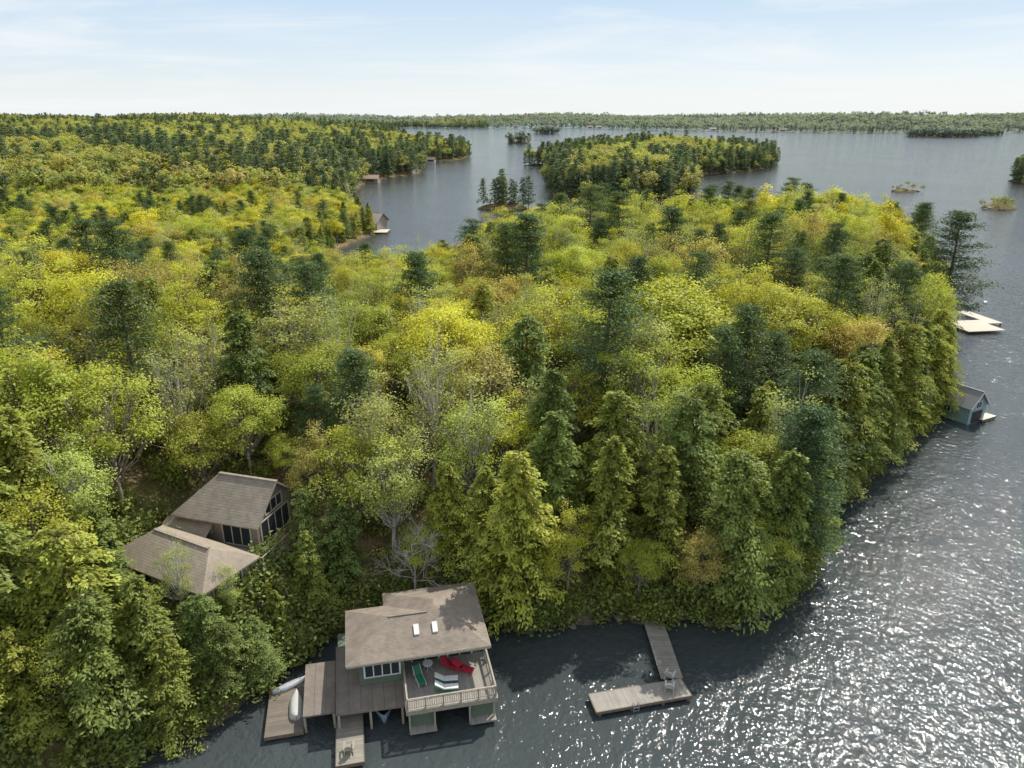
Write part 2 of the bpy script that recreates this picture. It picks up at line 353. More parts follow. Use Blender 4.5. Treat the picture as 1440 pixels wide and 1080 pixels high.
def maple(seed, H, R, ncl, nleaf, ls, low=-.45, flat=1.0, limbs=True, sig=.17):
    r = np.random.default_rng(seed); TV, TF = [], []
    lean = r.normal(size=2) * .25
    tp = [np.array([lean[0] * t * 2 + .12 * math.sin(5 * t + seed), lean[1] * t * 2, H * .8 * t]) for t in np.linspace(0, 1, 6)]
    tube(TV, TF, [p - np.array([0, 0, .5 if k == 0 else 0]) for k, p in enumerate(tp)], [H * .017 * (1 - .8 * t) + .02 for t in np.linspace(0, 1, 6)], 6)
    c = np.array([lean[0], lean[1], H * .62]); az = H * .37 * flat
    D = []; ph = r.uniform(0, 6, 4)
    while len(D) < ncl:
        d = r.normal(size=3); d /= np.linalg.norm(d)
        if d[2] < low: continue
        k = r.uniform(.3, 1.05) ** .4
        lump = 1 + .24 * math.sin(3 * math.atan2(d[1], d[0]) + ph[0]) + .16 * math.sin(5 * d[2] + ph[1])
        D.append(c + d * np.array([R, R, az]) * k * lump)
    D = np.array(D)
    for p in D[::1 if limbs else 4]:
        z0 = min(max(p[2] * .55 - .08 * H, .22 * H), .72 * H); k = z0 / (H * .8)
        s = np.array([lean[0] * k * 2, lean[1] * k * 2, z0]); mid = (s + p) / 2 + np.array([0, 0, -.04 * H]) + r.normal(size=3) * .15
        tube(TV, TF, [s, mid, p], [.08, .05, .02], 3)
        if limbs:
            for _ in range(3): tube(TV, TF, [mid + (p - mid) * r.uniform(.2, .8), p + r.normal(size=3) * R * .2], [.03, .014], 3)
    cnt = r.integers(int(nleaf / ncl * .35), int(nleaf / ncl * 1.65) + 2, size=ncl)
    idx = np.repeat(np.arange(ncl), cnt); n = len(idx)
    csz = r.uniform(.7, 1.35, ncl)[idx][:, None]
    off = r.normal(size=(n, 3)) * np.array([1, 1, .6]) * R * sig * csz
    P = D[idx] + off
    outw = (P - c) / (np.linalg.norm(P - c, axis=1, keepdims=True) + 1e-6)
    offn = off / (np.linalg.norm(off, axis=1, keepdims=True) + 1e-6)
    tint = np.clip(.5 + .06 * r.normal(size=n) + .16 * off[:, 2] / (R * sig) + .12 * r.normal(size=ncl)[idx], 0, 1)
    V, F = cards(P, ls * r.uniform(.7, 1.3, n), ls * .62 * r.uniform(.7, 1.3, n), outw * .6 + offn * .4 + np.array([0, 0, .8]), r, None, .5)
    return (TV, TF), (V, F, tint)
def hemlock(seed, H, R, nbr, per, ls, base=.04, ex=.55):
    r = np.random.default_rng(seed); TV, TF = [], []
    tube(TV, TF, [(0, 0, -.5), (.1, .05, H * .5), (0, 0, H * .97)], [H * .016, H * .009, .02], 6)
    Ps, Ds, Ts = [], [], []; ph = r.uniform(0, 6, 4)
    for k in range(nbr):
        f = base + (.985 - base) * ((k + r.uniform(0, 1)) / nbr) ** .92; a = k * 2.39996 + r.normal() * .4
        L = (R * (1 - f) ** ex * r.uniform(.5, 1.18) + .35) * (1 + .22 * math.sin(2 * a + ph[0] + 3 * f) + .15 * math.sin(f * 15 + ph[1]) + .1 * math.sin(3 * a + 9 * f + ph[2]))
        L *= min(1, .7 + f * 2.4)
        d = np.array([math.cos(a), math.sin(a), 0]); s = np.array([-d[1], d[0], 0])
        rise = r.uniform(.1, .4) + .4 * f; m = max(5, int(per * (.35 + L / R))); droop = r.uniform(.1, .35)
        t = r.uniform(.12, 1, m) ** .75; lat = r.normal(size=m) * .21 * L * (1.15 - .7 * t)
        z = f * H + L * (rise * t - (rise + droop - .2 * f) * t * t) - np.abs(lat) * .25 + r.normal(size=m) * .10
        P = d * (t * L)[:, None] + s * lat[:, None]; P[:, 2] = z
        Ps.append(P); Ds.append(np.tile(d, (m, 1)) + s * np.sign(lat)[:, None] * .7 - np.array([0, 0, .25]))
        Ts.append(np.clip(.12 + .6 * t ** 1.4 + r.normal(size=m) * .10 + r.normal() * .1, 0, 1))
        if k % 3 == 0:
            tube(TV, TF, [(0, 0, f * H), tuple(d * L * .5 + np.array([0, 0, f * H + L * (rise * .5 - (rise + .12) * .25)])), tuple(d * L * .8 + np.array([0, 0, f * H + L * (rise * .8 - (rise + droop - .2 * f) * .64)]))], [.05, .03, .01], 3)
    P = np.concatenate(Ps); n = len(P)
    V, F = cards(P, ls * r.uniform(.7, 1.35, n), ls * .45 * r.uniform(.7, 1.3, n), np.array([0, 0, 1.1]) + P * np.array([.2, .2, 0]), r, np.concatenate(Ds), .5)
    return (TV, TF), (V, F, np.concatenate(Ts))
def pine(seed, H, R, nlev, tuft, per, ls):
    r = np.random.default_rng(seed); TV, TF = [], []
    tube(TV, TF, [(0, 0, -.5), (.15, 0, H * .5), (0, 0, H)], [H * .017, H * .011, .02], 6)
    Ps, Ts = [], []
    for k in range(nlev):
        f = .14 + .84 * k / (nlev - 1)
        for q in range(r.integers(5, 8)):
            a = r.uniform(0, 6.283); ff = min(f + r.normal() * .012, .99)
            L = R * min(1, (1.02 - ff) ** .66 * 1.3) * r.uniform(.55, 1.12) * (.75 + .4 * min(1, ff * 2)) + .25
            d = np.array([math.cos(a), math.sin(a), 0]); up = r.uniform(-.05, .2)
            def pt(t): return d * L * t + np.array([0, 0, ff * H + L * (up * t + .12 * t * t)])
            tube(TV, TF, [pt(0), pt(.5), pt(1)], [.07, .04, .015], 3)
            for t in np.linspace(.25, 1, tuft):
                m = int(per * (.5 + t * .6)); c = pt(t + r.normal() * .04) + np.cross(d, [0, 0, 1]) * r.normal() * .22 * L * (1 - .4 * t)
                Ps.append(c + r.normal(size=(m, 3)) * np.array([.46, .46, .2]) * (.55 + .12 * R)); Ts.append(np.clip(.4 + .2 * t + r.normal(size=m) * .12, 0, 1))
    P = np.concatenate(Ps); n = len(P)
    V, F = cards(P, ls * r.uniform(.7, 1.3, n), ls * .32 * r.uniform(.7, 1.3, n), np.array([0, 0, 1.0]) + P * np.array([.12, .12, 0]), r, None, .6)
    return (TV, TF), (V, F, np.concatenate(Ts))

def tree_proto(kind, parts, barkm, leafm):
    (TV, TF), (V, F, T) = parts
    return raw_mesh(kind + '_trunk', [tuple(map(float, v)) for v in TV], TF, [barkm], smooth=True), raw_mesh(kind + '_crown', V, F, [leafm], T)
def joined(name, parts, barkm, leafm):
    (TV, TF), (V, F, T) = parts
    VV = list(map(lambda v: tuple(map(float, v)), TV)) + V.tolist(); FF = TF + (F + len(TV)).tolist()
    me = raw_mesh(name, VV, FF, [barkm, leafm], np.concatenate([np.full(len(TF), .5), T]), np.concatenate([np.zeros(len(TF)), np.ones(len(F))]))
    return bpy.data.objects.new(name, me)
PROT = {
 'maple_tree': [(15, 4.6, tree_proto('maple', maple(s, 15, 4.6, nc, nl, .14, flat=fl, sig=sg), M_BARK, M_MAPLE)) for s, nc, nl, fl, sg in ((11, 74, 12000, 1, .15), (12, 60, 10000, .9, .16), (13, 90, 15000, 1.05, .14), (14, 50, 6500, 1, .14), (15, 66, 11000, .95, .15), (16, 54, 8000, 1.1, .14), (17, 44, 4200, 1.0, .14))],
 'birch_tree': [(14, 3.0, tree_proto('birch', maple(s, 14, 3.0, nc, nl, .12, low=-.7, flat=1.15, sig=.19), M_BIRCHB, M_BIRCH)) for s, nc, nl in ((21, 56, 6000), (22, 48, 3800), (23, 60, 7500))],
 'hemlock_tree': [(15, 3.8, tree_proto('hemlock', hemlock(s, 15, rr, nb, pp, .205, ex=ex), M_CONB, M_HEM)) for s, rr, nb, pp, ex in ((31, 4.3, 170, 70, .42), (32, 3.8, 160, 68, .5), (33, 4.6, 175, 72, .38), (34, 4.0, 155, 70, .5), (35, 3.5, 155, 66, .65), (36, 4.2, 155, 72, .34))],
 'pine_tree': [(17, 3.6, tree_proto('pine', pine(s, 17, rr, nl, 5, 24, .19), M_CONB, M_PINE)) for s, rr, nl in ((41, 4.4, 17), (42, 3.8, 18), (43, 4.6, 15))],
}
REFH = {'maple_tree': 15, 'birch_tree': 14, 'hemlock_tree': 15, 'pine_tree': 17}
REFR = {'maple_tree': 4.6, 'birch_tree': 3.0, 'hemlock_tree': 3.6, 'pine_tree': 3.7}
LABELS = {'maple_tree': ['broad maple tree in fresh yellow-green spring leaf', 'round maple tree with golden new leaves', 'tall maple with bright green young leaves'],
          'birch_tree': ['slender birch with pale trunk and thin spring leaves', 'sparse young birch showing its pale branches'],
          'hemlock_tree': ['feathery green hemlock with drooping branches', 'dense conical hemlock with yellow-green branch tips'],
          'pine_tree': ['dark white pine with layered open branches', 'tall dark pine standing above the leafy canopy']}
CAT = 'tree'
# ------------------------------------------------------------ tree positions
accepted = []; cell = {}
def can(x, y, r, k=.645):
    cx, cy = int(x // 8), int(y // 8)
    for ix in range(cx - 2, cx + 3):
        for iy in range(cy - 2, cy + 3):
            for (a, b, q) in cell.get((ix, iy), ()):
                if (a - x) ** 2 + (b - y) ** 2 < (k * (r + q)) ** 2: return False
    return True
def put(kind, x, y, H, rs=1.0, force=False):
    r = REFR[kind] * H / REFH[kind] * rs
    if not force and not can(x, y, r): return False
    cell.setdefault((int(x // 8), int(y // 8)), []).append((x, y, r)); accepted.append((kind, x, y, H, rs)); return True
HAND = [('hemlock_tree', p) for p in [(-37, 44.5, 13.5), (-33, 45.8, 13), (-30.5, 43.3, 11), (-28, 46, 9.5), (-25.8, 44.4, 8.5), (-24.6, 47.6, 6.5), (-41, 47.5, 15), (-41, 54.5, 14.5),
        (-46, 52, 15), (-22.7, 46.9, 6.5), (-31.5, 48.0, 9), (-21.2, 49.3, 5.5), (-18.4, 56.2, 8), (-20.4, 52.6, 5), (-15.8, 58.8, 10), (-34.5, 41.2, 9), (-39, 39.5, 11), (-43.5, 43, 13),
        (.6, 57.8, 16), (9.3, 60.6, 15), (4, 63, 15), (14.2, 61, 14), (20.6, 59.2, 15.5), (25.8, 60.9, 15), (-2.5, 60.2, 12),
        (30.1, 66.9, 16), (34.8, 75, 15), (39.7, 81.5, 16), (43.7, 85.4, 16), (49, 91, 16), (54, 96, 17), (59.5, 101.7, 16), (46, 90, 15), (64, 106.4, 15), (-6, 61.6, 11), (17, 65, 15), (67.3, 111, 15), (69.2, 112.8, 13), (67.6, 108.6, 11), (-19.0, 58.6, 7), (-33.2, 51.2, 9)]] + \
       [('birch_tree', p) for p in [(-11.5, 62, 14), (-13.5, 66, 15), (-4, 66, 15), (-8.5, 70, 16), (-34, 68.5, 13), (-27.0, 49.6, 6.5), (29, 71, 15), (-23.6, 50.8, 5), (-36.5, 54, 12)]] + \
       [('pine_tree', p) for p in [(11, 80, 21), (-39.5, 72, 19), (-31, 90, 20), (-26.5, 93, 18), (2.5, 125, 21), (-1, 128, 19), (18, 172, 20), (24, 168, 19), (94.5, 156.5, 24), (116, 210, 19), (122, 222, 18),
        (92, 248, 20), (96, 246, 18), (74, 245, 18), (33, 76, 18), (-60, 110, 20), (45, 128, 20), (28.7, 64.5, 17), (50, 110, 18), (-75, 130, 19), (-14, 108, 18), (-46, 128, 18), (30, 140, 19), (-70, 84, 18), (-8, 150, 17)]] + \
       [('maple_tree', p) for p in [(22, 92, 18), (-48, 84, 17), (-55, 92, 18), (-8, 84, 17), (-22, 77, 13), (4, 93, 17), (-66, 100, 18), (38, 98, 17), (60, 150, 19), (46, 140, 18), (-3, 75, 15), (-37, 61, 14), (-44, 63, 16), (-37, 49.5, 12),
        (5.2, 58.6, 9), (12, 58.8, 7), (17.6, 58.6, 8), (23.4, 59.4, 8), (-32.8, 42.4, 8), (-41.5, 40.5, 12), (-15.5, 62.5, 12), (-36.5, 40.2, 9), (-27.5, 69, 11), (-19, 65, 9), (-50, 58, 14), (-8.3, 60, 7)]]
for k, (x, y, H) in HAND:
    rs = 1.0
    if (x, y) == (22, 92): rs = 1.45
    elif (x, y) == (94.5, 156.5): rs = 1.25
    elif k == 'hemlock_tree' and x < -20: rs = 1.2
    elif k == 'pine_tree': rs = 1.15
    put(k, x, y, H, rs, True)
def blocked(x, y, H):
    if -21.5 < x < 0.2 and 38 < y < 57.8: return True
    if math.hypot(x + 25.9, y - 60.8) < 6.4 or math.hypot(x + 28.6, y - 54.2) < 5.2 or math.hypot(x + 24, y - 55) < 4: return True
    if -32.5 < x < -17 and y < 58: return True
    if -26 < x < -19 and y < 62: return True
    if math.hypot(x - 71.6, y - 107.8) < 3.0 or math.hypot(x + 63, y - 318) < 10: return True
    if math.hypot(x + 9.5, y - 59.5) < 2.5 or math.hypot(x - 94.5, y - 156.5) < 6: return True
    return False
nz = lambda x, y, s, o: math.sin(x * s + o + 1.7 * math.sin(y * s * .8 + o)) * math.sin(y * s * 1.1 + 2 * o + 1.3 * math.sin(x * s * .7))
cand = rng.uniform([-330, 36], [150, 345], size=(27000, 2))
cand = cand[(np.abs(cand[:, 0]) < .80 * cand[:, 1] + 14)]
csd = sdf(cand[:, 0], cand[:, 1])
for (x, y), d in zip(cand, csd):
    if d < .4: continue
    u = random.random(); pat = nz(x, y, .055, 1.0); pat2 = nz(x, y, .11, 4.0)
    right = x > 0 and d < 9 and y < 175
    if x < -18 and y < 60: kind = 'hemlock_tree' if u < .5 else 'maple_tree'
    elif d < 6 or right: kind = 'hemlock_tree' if u < .7 else ('pine_tree' if u < .76 else ('maple_tree' if u < .93 else 'birch_tree'))
    elif pat > .5: kind = 'pine_tree' if u < .3 else ('hemlock_tree' if u < .58 else 'maple_tree')
    elif d < 16 and x > -15: kind = 'hemlock_tree' if u < .3 else ('maple_tree' if u < .8 else 'birch_tree')
    else: kind = 'maple_tree' if u < (.74 if pat2 > -.2 else .56) else ('birch_tree' if u < .86 else ('hemlock_tree' if u < .95 else 'pine_tree'))
    H = {'maple_tree': random.uniform(9.5, 17), 'birch_tree': random.uniform(10, 16), 'hemlock_tree': random.uniform(9.5, 16.5), 'pine_tree': random.uniform(14, 19)}[kind]
    if d < 4: H *= random.uniform(.75, 1.0)
    if y > 120 and x < -8: H *= .8
    if 80 < x < 115 and 138 < y < 178: H *= .72
    if math.hypot(x + 23, y - 66) < 8: H *= .65
    if blocked(x, y, H): continue
    put(kind, x, y, H, random.uniform(.85, 1.22))
ax = np.array([a[1] for a in accepted]); ay = np.array([a[2] for a in accepted]); az = height(ax, ay)
order = sorted(range(len(accepted)), key=lambda i: ax[i] ** 2 + ay[i] ** 2)
cnt = {}; roots = {}; rest = []
GROUPS = {'maple_tree': 'maple trees of the shoreline forest', 'birch_tree': 'birch trees of the shoreline forest', 'hemlock_tree': 'hemlock trees of the shoreline forest', 'pine_tree': 'pine trees of the shoreline forest'}
for i in order:
    kind, x, y, H, rs = accepted[i]; c = cnt.get(kind, 0)
    if c >= 295: rest.append(i); continue
    cnt[kind] = c + 1; vi = random.randrange(len(PROT[kind]))
    if (x, y) == (22, 92): vi = 2
    if (x, y) in ((94.5, 156.5), (11, 80)): vi = 0
    h0, r0, (tm, cm) = PROT[kind][vi]; s = H / h0
    key = (kind, vi); lab = LABELS[kind][vi % len(LABELS[kind])]
    if key not in roots:
        e = thing(kind, (0, 0, 0), 0, lab, CAT, GROUPS[kind])
        link(bpy.data.objects.new('trunk', tm), e); link(bpy.data.objects.new('crown', cm), e); roots[key] = e
        e.location = (x, y, az[i]); e.rotation_euler = (0, 0, random.uniform(0, 6.28)); e.scale = (s * rs, s * rs, s)
    else:
        copy_thing(roots[key], (x, y, az[i]), random.uniform(0, 6.28), (s * rs, s * rs, s), lab)
print('TREES', len(accepted), cnt, 'rest', len(rest))

# ------------------------------------------------------------ far woods (one mass each)
def forest(name, pts, sc, idx, protos, label):
    me = bpy.data.meshes.new(name); me.from_pydata([tuple(map(float, p)) for p in pts], [], [])
    n = len(pts)
    for nm, tp, val in (('rz', 'FLOAT', rng.uniform(0, 6.28, n)), ('sc', 'FLOAT', sc), ('pi', 'INT', idx)):
        a = me.attributes.new(nm, tp, 'POINT'); a.data.foreach_set('value', np.asarray(val, dtype=np.float32 if tp == 'FLOAT' else np.int32))
    ob = bpy.data.objects.new(name, me); COL.objects.link(ob); ob['kind'] = 'stuff'; ob['label'] = label; ob['category'] = 'forest'
    cl = bpy.data.collections.new(name + '_trees')
    for p in protos: cl.objects.link(p)
    ng = bpy.data.node_groups.new(name, 'GeometryNodeTree')
    ng.interface.new_socket('Geometry', in_out='INPUT', socket_type='NodeSocketGeometry'); ng.interface.new_socket('Geometry', in_out='OUTPUT', socket_type='NodeSocketGeometry')
    gi = ng.nodes.new('NodeGroupInput'); go = ng.nodes.new('NodeGroupOutput'); ip = ng.nodes.new('GeometryNodeInstanceOnPoints'); ci = ng.nodes.new('GeometryNodeCollectionInfo')
    ci.inputs['Collection'].default_value = cl; ci.inputs['Separate Children'].default_value = True; ci.inputs['Reset Children'].default_value = True
    def na_(nm, tp):
        q = ng.nodes.new('GeometryNodeInputNamedAttribute'); q.data_type = tp; q.inputs['Name'].default_value = nm
        return next(o for o in q.outputs if o.enabled and o.name == 'Attribute')
    cx = ng.nodes.new('ShaderNodeCombineXYZ'); L = ng.links
    L.new(gi.outputs[0], ip.inputs['Points']); L.new(ci.outputs[0], ip.inputs['Instance']); ip.inputs['Pick Instance'].default_value = True
    L.new(na_('pi', 'INT'), ip.inputs['Instance Index']); L.new(na_('rz', 'FLOAT'), cx.inputs['Z']); L.new(cx.outputs[0], ip.inputs['Rotation'])
    L.new(na_('sc', 'FLOAT'), ip.inputs['Scale']); L.new(ip.outputs[0], go.inputs[0])
    md = ob.modifiers.new('trees', 'NODES'); md.node_group = ng
    return ob
mid = [joined('a_maple1', maple(51, 15, 4.6, 50, 3600, .26, limbs=False, sig=.15), M_BARK, M_MAPLE), joined('b_maple2', maple(52, 15, 4.8, 42, 3000, .28, limbs=False, sig=.15), M_BARK, M_MAPLE),
       joined('c_birch', maple(53, 14, 3.2, 36, 1800, .24, limbs=False), M_BIRCHB, M_BIRCH), joined('d_hemlock', hemlock(54, 15, 3.8, 100, 26, .38), M_CONB, M_HEM),
       joined('e_pine', pine(55, 17, 3.9, 15, 4, 11, .32), M_CONB, M_PINE)]
MI = {'maple_tree': (0, 1), 'birch_tree': (2, 2), 'hemlock_tree': (3, 3), 'pine_tree': (4, 4)}
if rest:
    forest('forest', [(ax[i], ay[i], az[i]) for i in rest], [accepted[i][3] / REFH[accepted[i][0]] for i in rest], [MI[accepted[i][0]][random.randrange(2)] for i in rest], mid, 'mixed spring forest of maples, hemlocks and pines behind the shore')
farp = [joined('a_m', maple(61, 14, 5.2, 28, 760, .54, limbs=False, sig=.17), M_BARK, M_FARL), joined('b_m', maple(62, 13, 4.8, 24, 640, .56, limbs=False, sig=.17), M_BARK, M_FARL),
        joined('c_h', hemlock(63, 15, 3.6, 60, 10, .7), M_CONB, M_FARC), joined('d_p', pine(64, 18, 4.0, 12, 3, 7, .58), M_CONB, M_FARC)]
def scat(x0, x1, y0, y1, sp, cond, seed, conshore=20, conp=.25, dmin=2, pth=.3, pp=.65):
    r = np.random.default_rng(seed); X, Y = np.meshgrid(np.arange(x0, x1, sp), np.arange(y0, y1, sp)); X = X.ravel() + r.uniform(-.45, .45, X.size) * sp; Y = Y.ravel() + r.uniform(-.45, .45, Y.size) * sp
    k = (np.abs(X) < .78 * Y + 20) & cond(X, Y); X, Y = X[k], Y[k]; d = sdf(X, Y); k = d > dmin; X, Y, d = X[k], Y[k], d[k]
    Z = height(X, Y, d); pat = np.sin(X * .022 + 1.7 * np.sin(Y * .013)) * np.sin(Y * .018 + 1 + X * .006)
    p = np.where(d < conshore, .75, np.where(pat > pth, pp, conp)); u = r.uniform(size=len(X)) < p
    idx = np.where(u, r.integers(2, 4, len(X)), r.integers(0, 2, len(X)))
    return np.stack([X, Y, Z], 1), r.uniform(.6, 1.25, len(X)), idx
allc = lambda X, Y: np.ones(X.shape, bool)
p, s, i_ = scat(-850, -20, 346, 1100, 6.4, allc, 71, 28, .10, 1, .38, .55)
p2, s2, i2 = scat(-2600, -100, 1100, 3600, 14, allc, 72, 60, .18, 2, .35, .55)
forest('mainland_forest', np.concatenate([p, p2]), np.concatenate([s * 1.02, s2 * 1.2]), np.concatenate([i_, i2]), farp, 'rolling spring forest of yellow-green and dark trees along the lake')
farp2 = []
for o in farp: q = o.copy(); farp2.append(q)
def isl_cond(X, Y): return (X > -19) & (Y > 346) & ~((X < 0) & (Y > 500))
p, s, i_ = scat(-25, 480, 370, 1100, 5.4, isl_cond, 73, 18, .12, -.6)
sm = (np.hypot(p[:, 0] - 252, p[:, 1] - 388) < 14) | (np.hypot(p[:, 0] - 251, p[:, 1] - 480) < 14)
cl_ = np.hypot(p[:, 0] + 5, p[:, 1] - 388) < 25
s = np.where(sm, s * .3, np.where(cl_, .68 + .22 * s, s * .95)); i_ = np.where(cl_, np.where(i_ > 2, 3, 2), np.where(sm, 1, i_))
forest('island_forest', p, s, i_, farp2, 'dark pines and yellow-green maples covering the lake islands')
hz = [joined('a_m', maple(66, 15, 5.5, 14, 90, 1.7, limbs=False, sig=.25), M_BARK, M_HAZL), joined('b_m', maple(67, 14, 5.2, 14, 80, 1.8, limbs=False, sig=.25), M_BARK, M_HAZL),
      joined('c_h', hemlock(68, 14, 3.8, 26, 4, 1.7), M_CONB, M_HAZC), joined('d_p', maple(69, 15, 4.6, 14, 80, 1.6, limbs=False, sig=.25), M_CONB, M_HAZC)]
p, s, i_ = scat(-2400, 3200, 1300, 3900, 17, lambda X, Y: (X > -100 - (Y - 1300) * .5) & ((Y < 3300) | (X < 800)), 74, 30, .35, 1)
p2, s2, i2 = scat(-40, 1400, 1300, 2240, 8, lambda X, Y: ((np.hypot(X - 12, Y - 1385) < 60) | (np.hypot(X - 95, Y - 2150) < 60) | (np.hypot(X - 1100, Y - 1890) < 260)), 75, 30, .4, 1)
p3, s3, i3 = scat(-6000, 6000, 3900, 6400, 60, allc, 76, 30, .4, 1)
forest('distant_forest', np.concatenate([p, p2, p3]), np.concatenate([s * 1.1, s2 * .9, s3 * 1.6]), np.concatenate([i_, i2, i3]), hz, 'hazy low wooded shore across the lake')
def bush():
    r = np.random.default_rng(81); n = 240; P = r.normal(size=(n, 3)) * np.array([.8, .8, .4]) + np.array([0, 0, .6])
    V, F = cards(P, .2 * r.uniform(.6, 1.4, n), .12 * r.uniform(.6, 1.4, n), np.array([0, 0, .9]), r, None, .5); return V, F, np.clip(.4 + .2 * r.normal(size=n), 0, 1)
bv, bf, bt = bush(); bo = [bpy.data.objects.new('a_bush', raw_mesh('bush', bv, bf, [M_SHRUB], bt)), bpy.data.objects.new('b_bush', raw_mesh('bush', bv * np.array([1.3, .9, 1.5]), bf, [M_SHRUB], bt))]
c2 = rng.uniform([-75, 36], [105, 170], size=(3600, 2)); c2 = c2[np.abs(c2[:, 0]) < .78 * c2[:, 1] + 10]
q_ = np.array(MAIN[:21], float); tt = rng.uniform(size=1000); kk = rng.integers(0, 20, 1000); sh = q_[kk] * (1 - tt[:, None]) + q_[kk + 1] * tt[:, None] + rng.normal(size=(1000, 2)) * .9
slope = rng.uniform([-36, 40], [-17, 58], size=(420, 2))
c2 = np.concatenate([c2, sh, slope])
d2 = sdf(c2[:, 0], c2[:, 1]); k = (d2 > .05) & (np.hypot(c2[:, 0] + 25.9, c2[:, 1] - 60.8) > 5.8) & (np.hypot(c2[:, 0] + 28.6, c2[:, 1] - 54.2) > 4.6)
c2, d2 = c2[k], d2[k]
und = forest('undergrowth', np.stack([c2[:, 0], c2[:, 1], height(c2[:, 0], c2[:, 1], d2)], 1), rng.uniform(.45, 1.1, len(c2)), rng.integers(0, 2, len(c2)), bo, 'low green shrubs and saplings on the forest floor')

def bare(seed, H):
    r = np.random.default_rng(seed); TV, TF, BV, BF = [], [], [], []
    tp = [np.array([.25 * math.sin(3 * t), .2 * t, H * .75 * t]) for t in np.linspace(0, 1, 6)]
    tube(TV, TF, [tp[0] - np.array([0, 0, .5])] + tp[1:], [.16, .14, .11, .09, .06, .03], 6)
    def br(p, d, L, rad, lv):
        q = p + d * L * .5 + r.normal(size=3) * L * .06; e = q + (d + r.normal(size=3) * .18) * L * .5
        tube(BV, BF, [p, q, e], [rad, rad * .7, rad * .4], 3)
        if lv == 0: return
        for _ in range(4 if lv > 1 else 3):
            nd = d + r.normal(size=3) * .6; nd[2] += .1; nd /= np.linalg.norm(nd); br(p + (e - p) * r.uniform(.35, 1), nd, L * .6, rad * .5, lv - 1)
    for k in range(20):
        t = r.uniform(.3, 1); p = tp[0] + (tp[-1] - tp[0]) * t; a = r.uniform(0, 6.28); d = np.array([math.cos(a), math.sin(a), r.uniform(.3, 1)]); d /= np.linalg.norm(d)
        br(p, d, H * .24 * (1.3 - t * .5), .055, 3)
    f = lambda VV: [tuple(map(float, v)) for v in VV]
    return raw_mesh('bare_trunk', f(TV), TF, [M_DEAD]), raw_mesh('bare_branches', f(BV), BF, [M_DEAD])
for (x, y, H, s) in ((-9.3, 57.9, 9, 1),):
    tm, bm = bare(s, H); z = float(height(np.array([x]), np.array([y]))[0])
    e = thing('bare_tree', (x, y, z), 0, 'leafless pale grey tree with fine twigs behind the boathouse', 'tree'); link(bpy.data.objects.new('trunk', tm), e); link(bpy.data.objects.new('branches', bm), e)

# ------------------------------------------------------------ main boathouse
RB = math.atan2(.212, .977)
BO = (-12.84, 45.55, -.75); BZ = -.75
bh = thing('boathouse', BO, RB, 'two-storey boathouse with brown hip roof and green siding over the water', 'boathouse')
def bw(x, y, z=0): return (BO[0] + x * math.cos(RB) - y * math.sin(RB), BO[1] + x * math.sin(RB) + y * math.cos(RB), z)
EZ, PT = 5.8, .42
def rp(x, y, h): return (x, y, EZ + PT * h)
A_, B_, C_, D_, E_ = rp(0, 0, 0), rp(11.4, 0, 0), rp(7.3, 4.1, 4.1), rp(6.7, 3.5, 3.5), rp(3.5, 3.5, 3.5)
C2 = rp(7.3, 4.7, 4.1); W6 = rp(0, 7.0, 0); V6 = rp(3.2, 7.0, 0); K1 = rp(3.2, 8.8, 0); K2 = rp(11.4, 8.8, 0)
m = MB(); m.slab([[A_, B_, C_, D_, E_], [W6, A_, E_], [V6, W6, E_, D_], [K1, V6, D_, C_, C2], [K2, K1, C2], [B_, K2, C2, C_]], .2)
roof = m.build('roof', M_ROOF, bh)
for sx in (5.45, 6.95):
    m = MB(); sk = 2.05
    def pl(x, y, o): return (x, y, EZ + PT * y + o)
    m.V = [pl(sx, sk - .42, .03), pl(sx + .42, sk - .42, .03), pl(sx + .42, sk + .42, .03), pl(sx, sk + .42, .03), pl(sx, sk - .42, .14), pl(sx + .42, sk - .42, .14), pl(sx + .42, sk + .42, .14), pl(sx, sk + .42, .14)]
    m.F = [[0, 3, 2, 1], [4, 5, 6, 7], [0, 1, 5, 4], [1, 2, 6, 5], [2, 3, 7, 6], [3, 0, 4, 7]]; m.build('skylight', M_WHITE, roof)
m = MB(); m.beam((3.5, 3.5, EZ + PT * 3.5 + .02), (6.7, 3.5, EZ + PT * 3.5 + .02), .22, .05); m.build('ridge_cap', M_ROOF, roof)
m = MB()
for p, q in (((0, 0), (11.4, 0)), ((11.4, 0), (11.4, 8.8)), ((0, 0), (0, 7.0))): m.beam((p[0], p[1] - (.02 if q[1] == 0 else 0), EZ - .12), (q[0], q[1], EZ - .12), .06, .2)
m.build('fascia', M_RAIL, roof)
m = MB(); m.box(.9, 4.5, .9, 6.4, 2.95, EZ - .02); m.box(4.5, 10.7, 2.7, 8.1, 2.95, EZ - .02); up = m.build('upper_wall', M_SIDE, bh)
def window(parent, x0, x1, y, z0, z1, panes, depth=.07, name='window', fm=None):
    fr = MB(); t = .09
    fr.box(x0 - t, x1 + t, y - depth, y - .003, z0 - t, z0); fr.box(x0 - t, x1 + t, y - depth, y - .003, z1, z1 + t)
    for k in range(panes + 1):
        xx = x0 + (x1 - x0) * k / panes; fr.box(xx - t / 2 - (t / 2 if k == 0 else 0), xx + t / 2 + (t / 2 if k == panes else 0), y - depth + .002, y - .003, z0 + .001, z1 - .001)
    g = MB(); g.box(x0, x1, y - .03, y - .004, z0 + .003, z1 - .003); go = g.build(name, M_GLASS, parent); fr.build('frame', fm or M_WHITE, go)
    return go
window(up, 1.35, 4.1, .9, 3.75, 4.95, 4)
window(up, 5.2, 7.4, 2.7, 3.1, 5.2, 2, name='patio_door'); window(up, 8.2, 10.2, 2.7, 3.1, 5.2, 2, name='patio_door')
